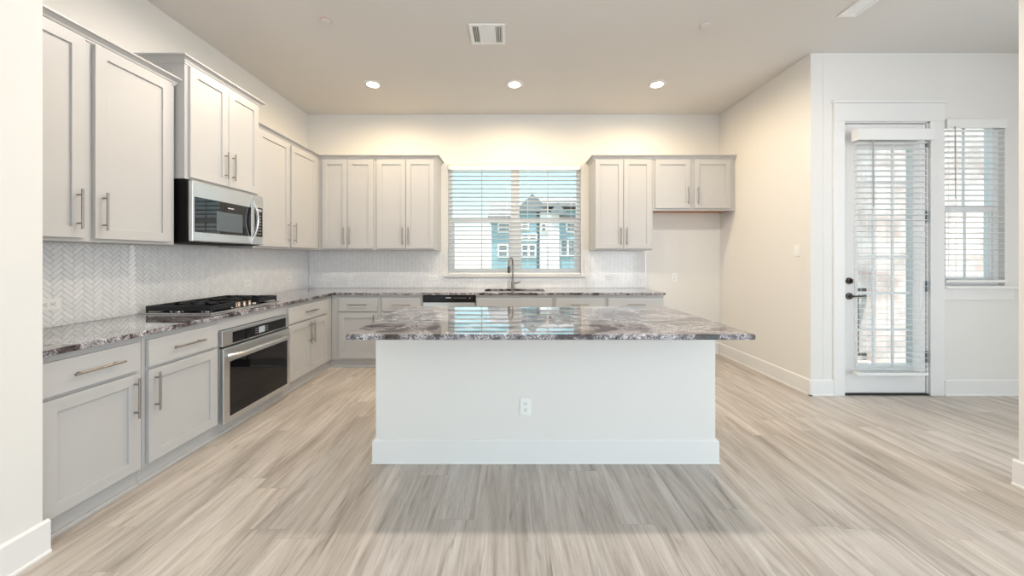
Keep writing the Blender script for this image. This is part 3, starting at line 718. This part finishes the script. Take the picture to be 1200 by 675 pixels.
# ------------------------------------------------------------------ gas cooktop
e = empty('gas_cooktop', (-2.195, 2.610, CZ1 + .0005), 'black gas cooktop with iron grates set in the left counter', 'cooktop', rot=LROT)
CW, CD = .765, .510
MB().box(0, CW, 0, CD, 0, .010).build('tray', 'steel', e, bevel=.004)
MB().box(.012, CW - .012, .014, CD - .012, .0095, .013).build('burner_deck', 'black_glass', e, bevel=.002)
for (x, y, r) in ((.135, .150, .036), (.135, .380, .044), (.3825, .330, .055), (.630, .150, .044), (.630, .380, .036)):
    bn = MB().lathe((x, y, .012), (x, y, .030), [(0, r * 1.15), (.4, r), (1, r * .92)]).build('burner', 'steel_bright', e, smooth=True)
    MB().lathe((x, y, .030), (x, y, .040), [(0, r * .95), (.7, r * .92), (1, r * .8)]).build('burner_cap', 'black', bn, smooth=True)
def grate(x0, x1, y0, y1, centres):
    q = MB(); t0, t1, g = .036, .062, .013
    q.box(x0, x0 + g, y0, y1, .024, t1).box(x1 - g, x1, y0, y1, .024, t1).box(x0 + g, x1 - g, y0, y0 + g, .024, t1).box(x0 + g, x1 - g, y1 - g, y1, .024, t1)
    for fx in (x0, x1 - g):
        for fy in (y0, y1 - g): q.box(fx, fx + g, fy, fy + g, .013, .024)
    xm = (x0 + x1) / 2
    for cy in centres:
        for dx in (-1, 1): q.box(min(xm + dx * .018, x0 + g if dx < 0 else x1 - g), max(xm + dx * .018, x0 + g if dx < 0 else x1 - g), cy - g / 2, cy + g / 2, t0, t1 + .004)
        q.box(xm - g / 2, xm + g / 2, cy + .018, cy + .095, t0, t1 + .004).box(xm - g / 2, xm + g / 2, cy - .095, cy - .018, t0, t1 + .004)
    for cy in [(a + b_) / 2 for a, b_ in zip(centres, centres[1:])]: q.box(x0 + g, x1 - g, cy - g / 2, cy + g / 2, t0, t1)
    return q.build('grate', 'iron', e, bevel=.003)
grate(.010, .255, .016, CD - .012, (.150, .380))
grate(.260, .505, .150, CD - .012, (.330,))
grate(.510, CW - .010, .016, CD - .012, (.150, .380))
for k in range(5):
    x = .285 + k * .049; y = .075 - .010 * abs(k - 2) + .02
    kn = MB().lathe((x, y, .012), (x, y, .046), [(0, .021), (.15, .021), (.2, .017), (.9, .0155), (1, .013)]).box(x - .003, x + .003, y - .016, y + .016, .044, .052)
    kn.build('control_knob', 'copper', e, smooth=True)

# ------------------------------------------------------------------ dishwasher, sink, faucet
e = empty('dishwasher', (-1.036, YB - .62, 0), 'stainless dishwasher with black control strip under the back counter', 'dishwasher')
DWW = .626
MB().box(.004, DWW - .004, .002, .58, .10, .868).build('tub', 'black', e)
dd = MB().box(.002, DWW - .002, -.022, .0015, .110, .786).build('door', 'steel', e, bevel=.004)
cp = MB().box(.002, DWW - .002, -.022, .0015, .788, .870).build('control_strip', 'black_glass', e, bevel=.003)
MB().box(.273, .338, -.0228, -.0215, .838, .848).build('maker_mark', 'mark', cp)
q = MB()
for k in range(9): MB().box(.366 + k * .018, .373 + k * .018, -.0226, -.0215, .838, .844).build('key', 'led', cp)
MB().box(.560, .568, -.0226, -.0215, .835, .848).build('key', 'mark', cp)
MB().box(.01, DWW - .01, .035, .05, 0, .0985).build('toe_kick', 'black', e)

e = empty('kitchen_sink', ((SX0 + SX1) / 2, (SY0 + SY1) / 2, .690), 'undermount stainless sink set in the back counter below the window', 'sink')
hx_, hy_ = (SX1 - SX0) / 2 + .008, (SY1 - SY0) / 2 + .008
q = MB(); th = .004; H = .1835
q.box(-hx_, -hx_ + th, -hy_, hy_, 0, H).box(hx_ - th, hx_, -hy_, hy_, 0, H).box(-hx_ + th, hx_ - th, -hy_, -hy_ + th, 0, H).box(-hx_ + th, hx_ - th, hy_ - th, hy_, 0, H).box(-hx_ + th, hx_ - th, -hy_ + th, hy_ - th, 0, th)
q.build('basin', 'steel', e, bevel=.001)
MB().lathe((0, 0, th), (0, 0, th + .004), [(0, .055), (.6, .055), (1, .04)]).build('drain', 'steel_bright', e, smooth=True)

e = empty('kitchen_faucet', (.045, 4.795, CZ1 + .0005), 'tall gooseneck pull-down kitchen faucet behind the sink', 'faucet')
MB().lathe((0, 0, 0), (0, 0, .10), [(0, .027), (.06, .027), (.1, .021), (.95, .020), (1, .015)]).build('base', 'nickel', e, smooth=True)
dx, dy = -.34, -.94; pts = [(0, 0, .095), (0, 0, .20), (0, 0, .30)]
rr = .078
for k in range(1, 15):
    a = math.pi * k / 14; u = rr * (1 - math.cos(a)); pts.append((dx * u, dy * u, .325 + rr * 1.15 * math.sin(a)))
pts.append((dx * 2 * rr, dy * 2 * rr, .30))
MB().tube(pts, .0125, 14).build('spout', 'nickel', e, smooth=True)
MB().lathe((dx * 2 * rr, dy * 2 * rr, .305), (dx * 2 * rr, dy * 2 * rr, .215), [(0, .0135), (.2, .017), (.8, .019), (.9, .016), (1, .014)]).build('spray_head', 'bronze', e, smooth=True)
q = MB().cyl((.018, 0, .075), (.055, 0, .075), .014).tube([(.055, 0, .075), (.075, -.004, .080), (.105, -.01, .094)], [.010, .008, .006], 10)
q.build('lever', 'nickel', e, smooth=True)

# ------------------------------------------------------------------ ceiling fittings
def can(label, x, y, col=CAN_COL, pw=CAN_W):
    e = empty('recessed_light', (x, y, ZC - .0005), label, 'ceiling light', 'recessed ceiling lights')
    MB().lathe((0, 0, 0), (0, 0, -.010), [(0, .098), (.5, .097), (1, .082)], 32).build('trim_ring', 'trim', e, smooth=True)
    MB().lathe((0, 0, -.0095), (0, 0, -.013), [(0, .066), (1, .060)], 32).build('lens', 'lens', e, smooth=True)
    lamp('can_lamp', 'SPOT', (0, 0, -.03), (0, 0, 0), pw, col, e, spot_size=R(180), spot_blend=.55, shadow_soft_size=.055)
can('left recessed light of the row of three near the back wall', -1.55, 4.02)
can('middle recessed light of the row of three near the back wall', .058, 4.02)
can('right recessed light of the row of three near the back wall', 1.676, 4.02)
can('recessed light at the top left edge above the range run', -1.545, 2.56, CAN_COL_FRONT, CAN_W_FRONT)
can('recessed light at the top edge above the island middle', .045, 2.56, CAN_COL_FRONT, CAN_W_FRONT)
can('recessed light at the top right edge above the island end', 1.625, 2.56, CAN_COL_FRONT, CAN_W_FRONT)

def ceiling_vent(label, x0, x1, y0, y1, bands):
    cx_, cy_ = (x0 + x1) / 2, (y0 + y1) / 2; a, c = (x1 - x0) / 2, (y1 - y0) / 2; f = .028
    e = empty('ceiling_vent', (cx_, cy_, ZC - .0005), label, 'vent')
    MB().grid([-a, -a + f, a - f, a], [-c, -c + f, c - f, c], lambda u, v: not (abs(u) < a - f and abs(v) < c - f), -.012, 0, lambda u, v, w_: (u, v, w_)).build('frame', 'plastic', e, bevel=.003)
    MB().box(-a + f, a - f, -c + f, c - f, -.0015, -.0002).build('backing', 'ventdark', e)
    q = MB()
    for (u0, u1, along) in bands:
        if along == 'bar': q.box(u0, u1, -c + f, c - f, -.012, -.002)
        elif along == 'y':
            n = max(2, int(round((u1 - u0) / .0125)))
            for k in range(n):
                u = u0 + (k + .5) * (u1 - u0) / n
                q.box(-.0055, .0055, -c + f, c - f, -.0007, .0007, Matrix.Translation((u, 0, -.0065)) @ Matrix.Rotation(R(60) if u < 0 else R(-60), 4, 'Y'))
        else:
            n = int(round((2 * c - 2 * f) / .0125))
            for k in range(n):
                v = -c + f + (k + .5) * (2 * c - 2 * f) / n
                q.box(u0, u1, -.0065, .0065, -.0007, .0007, Matrix.Translation((0, v, -.0065)) @ Matrix.Rotation(R(-35), 4, 'X'))
    q.build('louvers', 'plastic', e)
    return e
a = .154 - .028
ceiling_vent('square white air vent in the middle of the ceiling', -.345, -.037, 2.975, 3.256, [(-a, -a + .055, 'y'), (-a + .055, -a + .07, 'bar'), (-a + .07, a - .07, 'x'), (a - .07, a - .055, 'bar'), (a - .055, a, 'y')])
ceiling_vent('narrow white air vent at the top right of the ceiling', 2.665, 2.815, 2.30, 2.885, [(-.047, .047, 'x')])
def disc(label, x, y, rim):
    e = empty('sprinkler_cover', (x, y, ZC - .0005), label, 'sprinkler cover')
    MB().lathe((0, 0, 0), (0, 0, -.006), [(0, .046), (1, .046)], 28).build('rim', rim, e, smooth=True)
    MB().lathe((0, 0, -.006), (0, 0, -.013), [(0, .042), (.7, .042), (1, .036)], 28).build('cover_plate', 'ceil', e, smooth=True)
disc('small round ceiling cover plate with reddish rim at upper left', -1.526, 2.945, 'red')
disc('small pale round ceiling cover plate at upper right', 1.665, 3.005, 'ceil')

# ------------------------------------------------------------------ outside
GZ = -3.0
struct(MB().box(-60, 60, 5.2, 140, GZ - .2, GZ).build('ground', 'ground'))
struct(MB().box(3.03, 9, YP + .13, 4.58, -.20, -.06).build('balcony_floor', 'concrete'), 'pale balcony floor outside the patio door', 'balcony')
struct(MB().box(4.61, 10, 4.45, 4.85, GZ, 7.0).build('wall_brick', 'brick'), 'pale brick wall outside the patio door and narrow window', 'wall')
e = empty('balcony_railing', (3.03, 4.58, -.06), 'dark balcony railing outside the patio door', 'railing')
for z in (.12, .86, .95): MB().box(.06, 1.575, -.02, .02, z, z + .04).build('rail', 'rail', e)
for k in range(12): MB().box(.10 + k * .124, .118 + k * .124, -.008, .008, .16, .86).build('baluster', 'rail', e)
MB().box(.01, .06, -.025, .025, 0, 1.02).build('post', 'rail', e)

def hwin(parent, x0, x1, z0, z1, y, cols=1):
    f = MB().grid([x0 - .1, x0, x1, x1 + .1], [z0 - .1, z0, z1, z1 + .1], lambda u, v: not (x0 < u < x1 and z0 < v < z1), y - .08, y, lambda u, v, w_: (u, w_, v))
    zm = (z0 + z1) / 2; f.box(x0, x1, y - .05, y - .02, zm - .04, zm + .04)
    for k in range(1, cols): xm = x0 + (x1 - x0) * k / cols; f.box(xm - .07, xm + .07, y - .06, y - .01, z0, z1)
    f = f.build('window', 'board', parent)
    MB().box(x0, x1, y - .012, y - .002, z0, z1).build('pane', 'housewin', f)
HY = 24.0
def hx(x): return (x - 597) / 415 * HY
def hzz(y): return 1.328 + (301.5 - y) / 415 * HY
e = empty('neighbour_house', (0, HY, GZ), 'teal sided house with pale gabled roofs seen through the sink window', 'house')
def P(name, m, *boxes):
    q = MB()
    for (x0, x1, y0, y1, z0, z1) in boxes: q.box(x0, x1, y0, y1, z0 - GZ, z1 - GZ)
    return q.build(name, m, e)
P('left_wing_wall', 'teal', (hx(576), hx(632), 0, 8, GZ, hzz(253)))
P('center_wall', 'board', (hx(632), hx(654), -.6, 8, GZ, hzz(250)))
P('right_wing_wall', 'teal', (hx(654), hx(692), -.3, 8, GZ, hzz(246)))
P('porch_wall', 'teal', (hx(609), hx(628), -.5, 5, GZ, hzz(243)))
def gable(name, m, x0, x1, z0, z1, y0, y1, ridge='x'):
    z0 -= GZ; z1 -= GZ; q = MB()
    if ridge == 'x': q.poly([(x0, y0, z0), (x0, (y0 + y1) / 2, z1), (x0, y1, z0), (x0, y1, z0 - .2), (x0, y0, z0 - .2)], (x1 - x0, 0, 0))
    else: q.poly([(x0, y0, z0), ((x0 + x1) / 2, y0, z1), (x1, y0, z0), (x1, y0, z0 - .2), (x0, y0, z0 - .2)], (0, y1 - y0, 0))
    return q.build(name, m, e)
gable('main_roof', 'roof', hx(572), hx(700), hzz(254), hzz(224), -.4, 9)
gable('porch_roof', 'roofdark', hx(606), hx(640), hzz(246), hzz(229), -.7, 5, 'y')
gable('right_roof', 'roof', hx(634), hx(700), hzz(240), hzz(222), -.75, 7, 'x')
gable('small_gable', 'roofdark', hx(644), hx(660), hzz(249), hzz(239), -.85, 3, 'y')
for (x0, x1, y0, y1, yy, c) in ((585, 596, 263, 271, 0, 1), (585, 594, 288, 300, 0, 1), (612, 618, 260, 268, -.5, 1), (612, 626, 288, 300, -.5, 2), (634, 638, 264, 271, -.6, 1), (664, 672, 263, 271, -.3, 1), (657, 672, 282, 299, -.3, 2), (612, 627, 276, 281, -.5, 2)):
    hwin(e, hx(x0), hx(x1), hzz(y1) - GZ, hzz(y0) - GZ, yy, c)
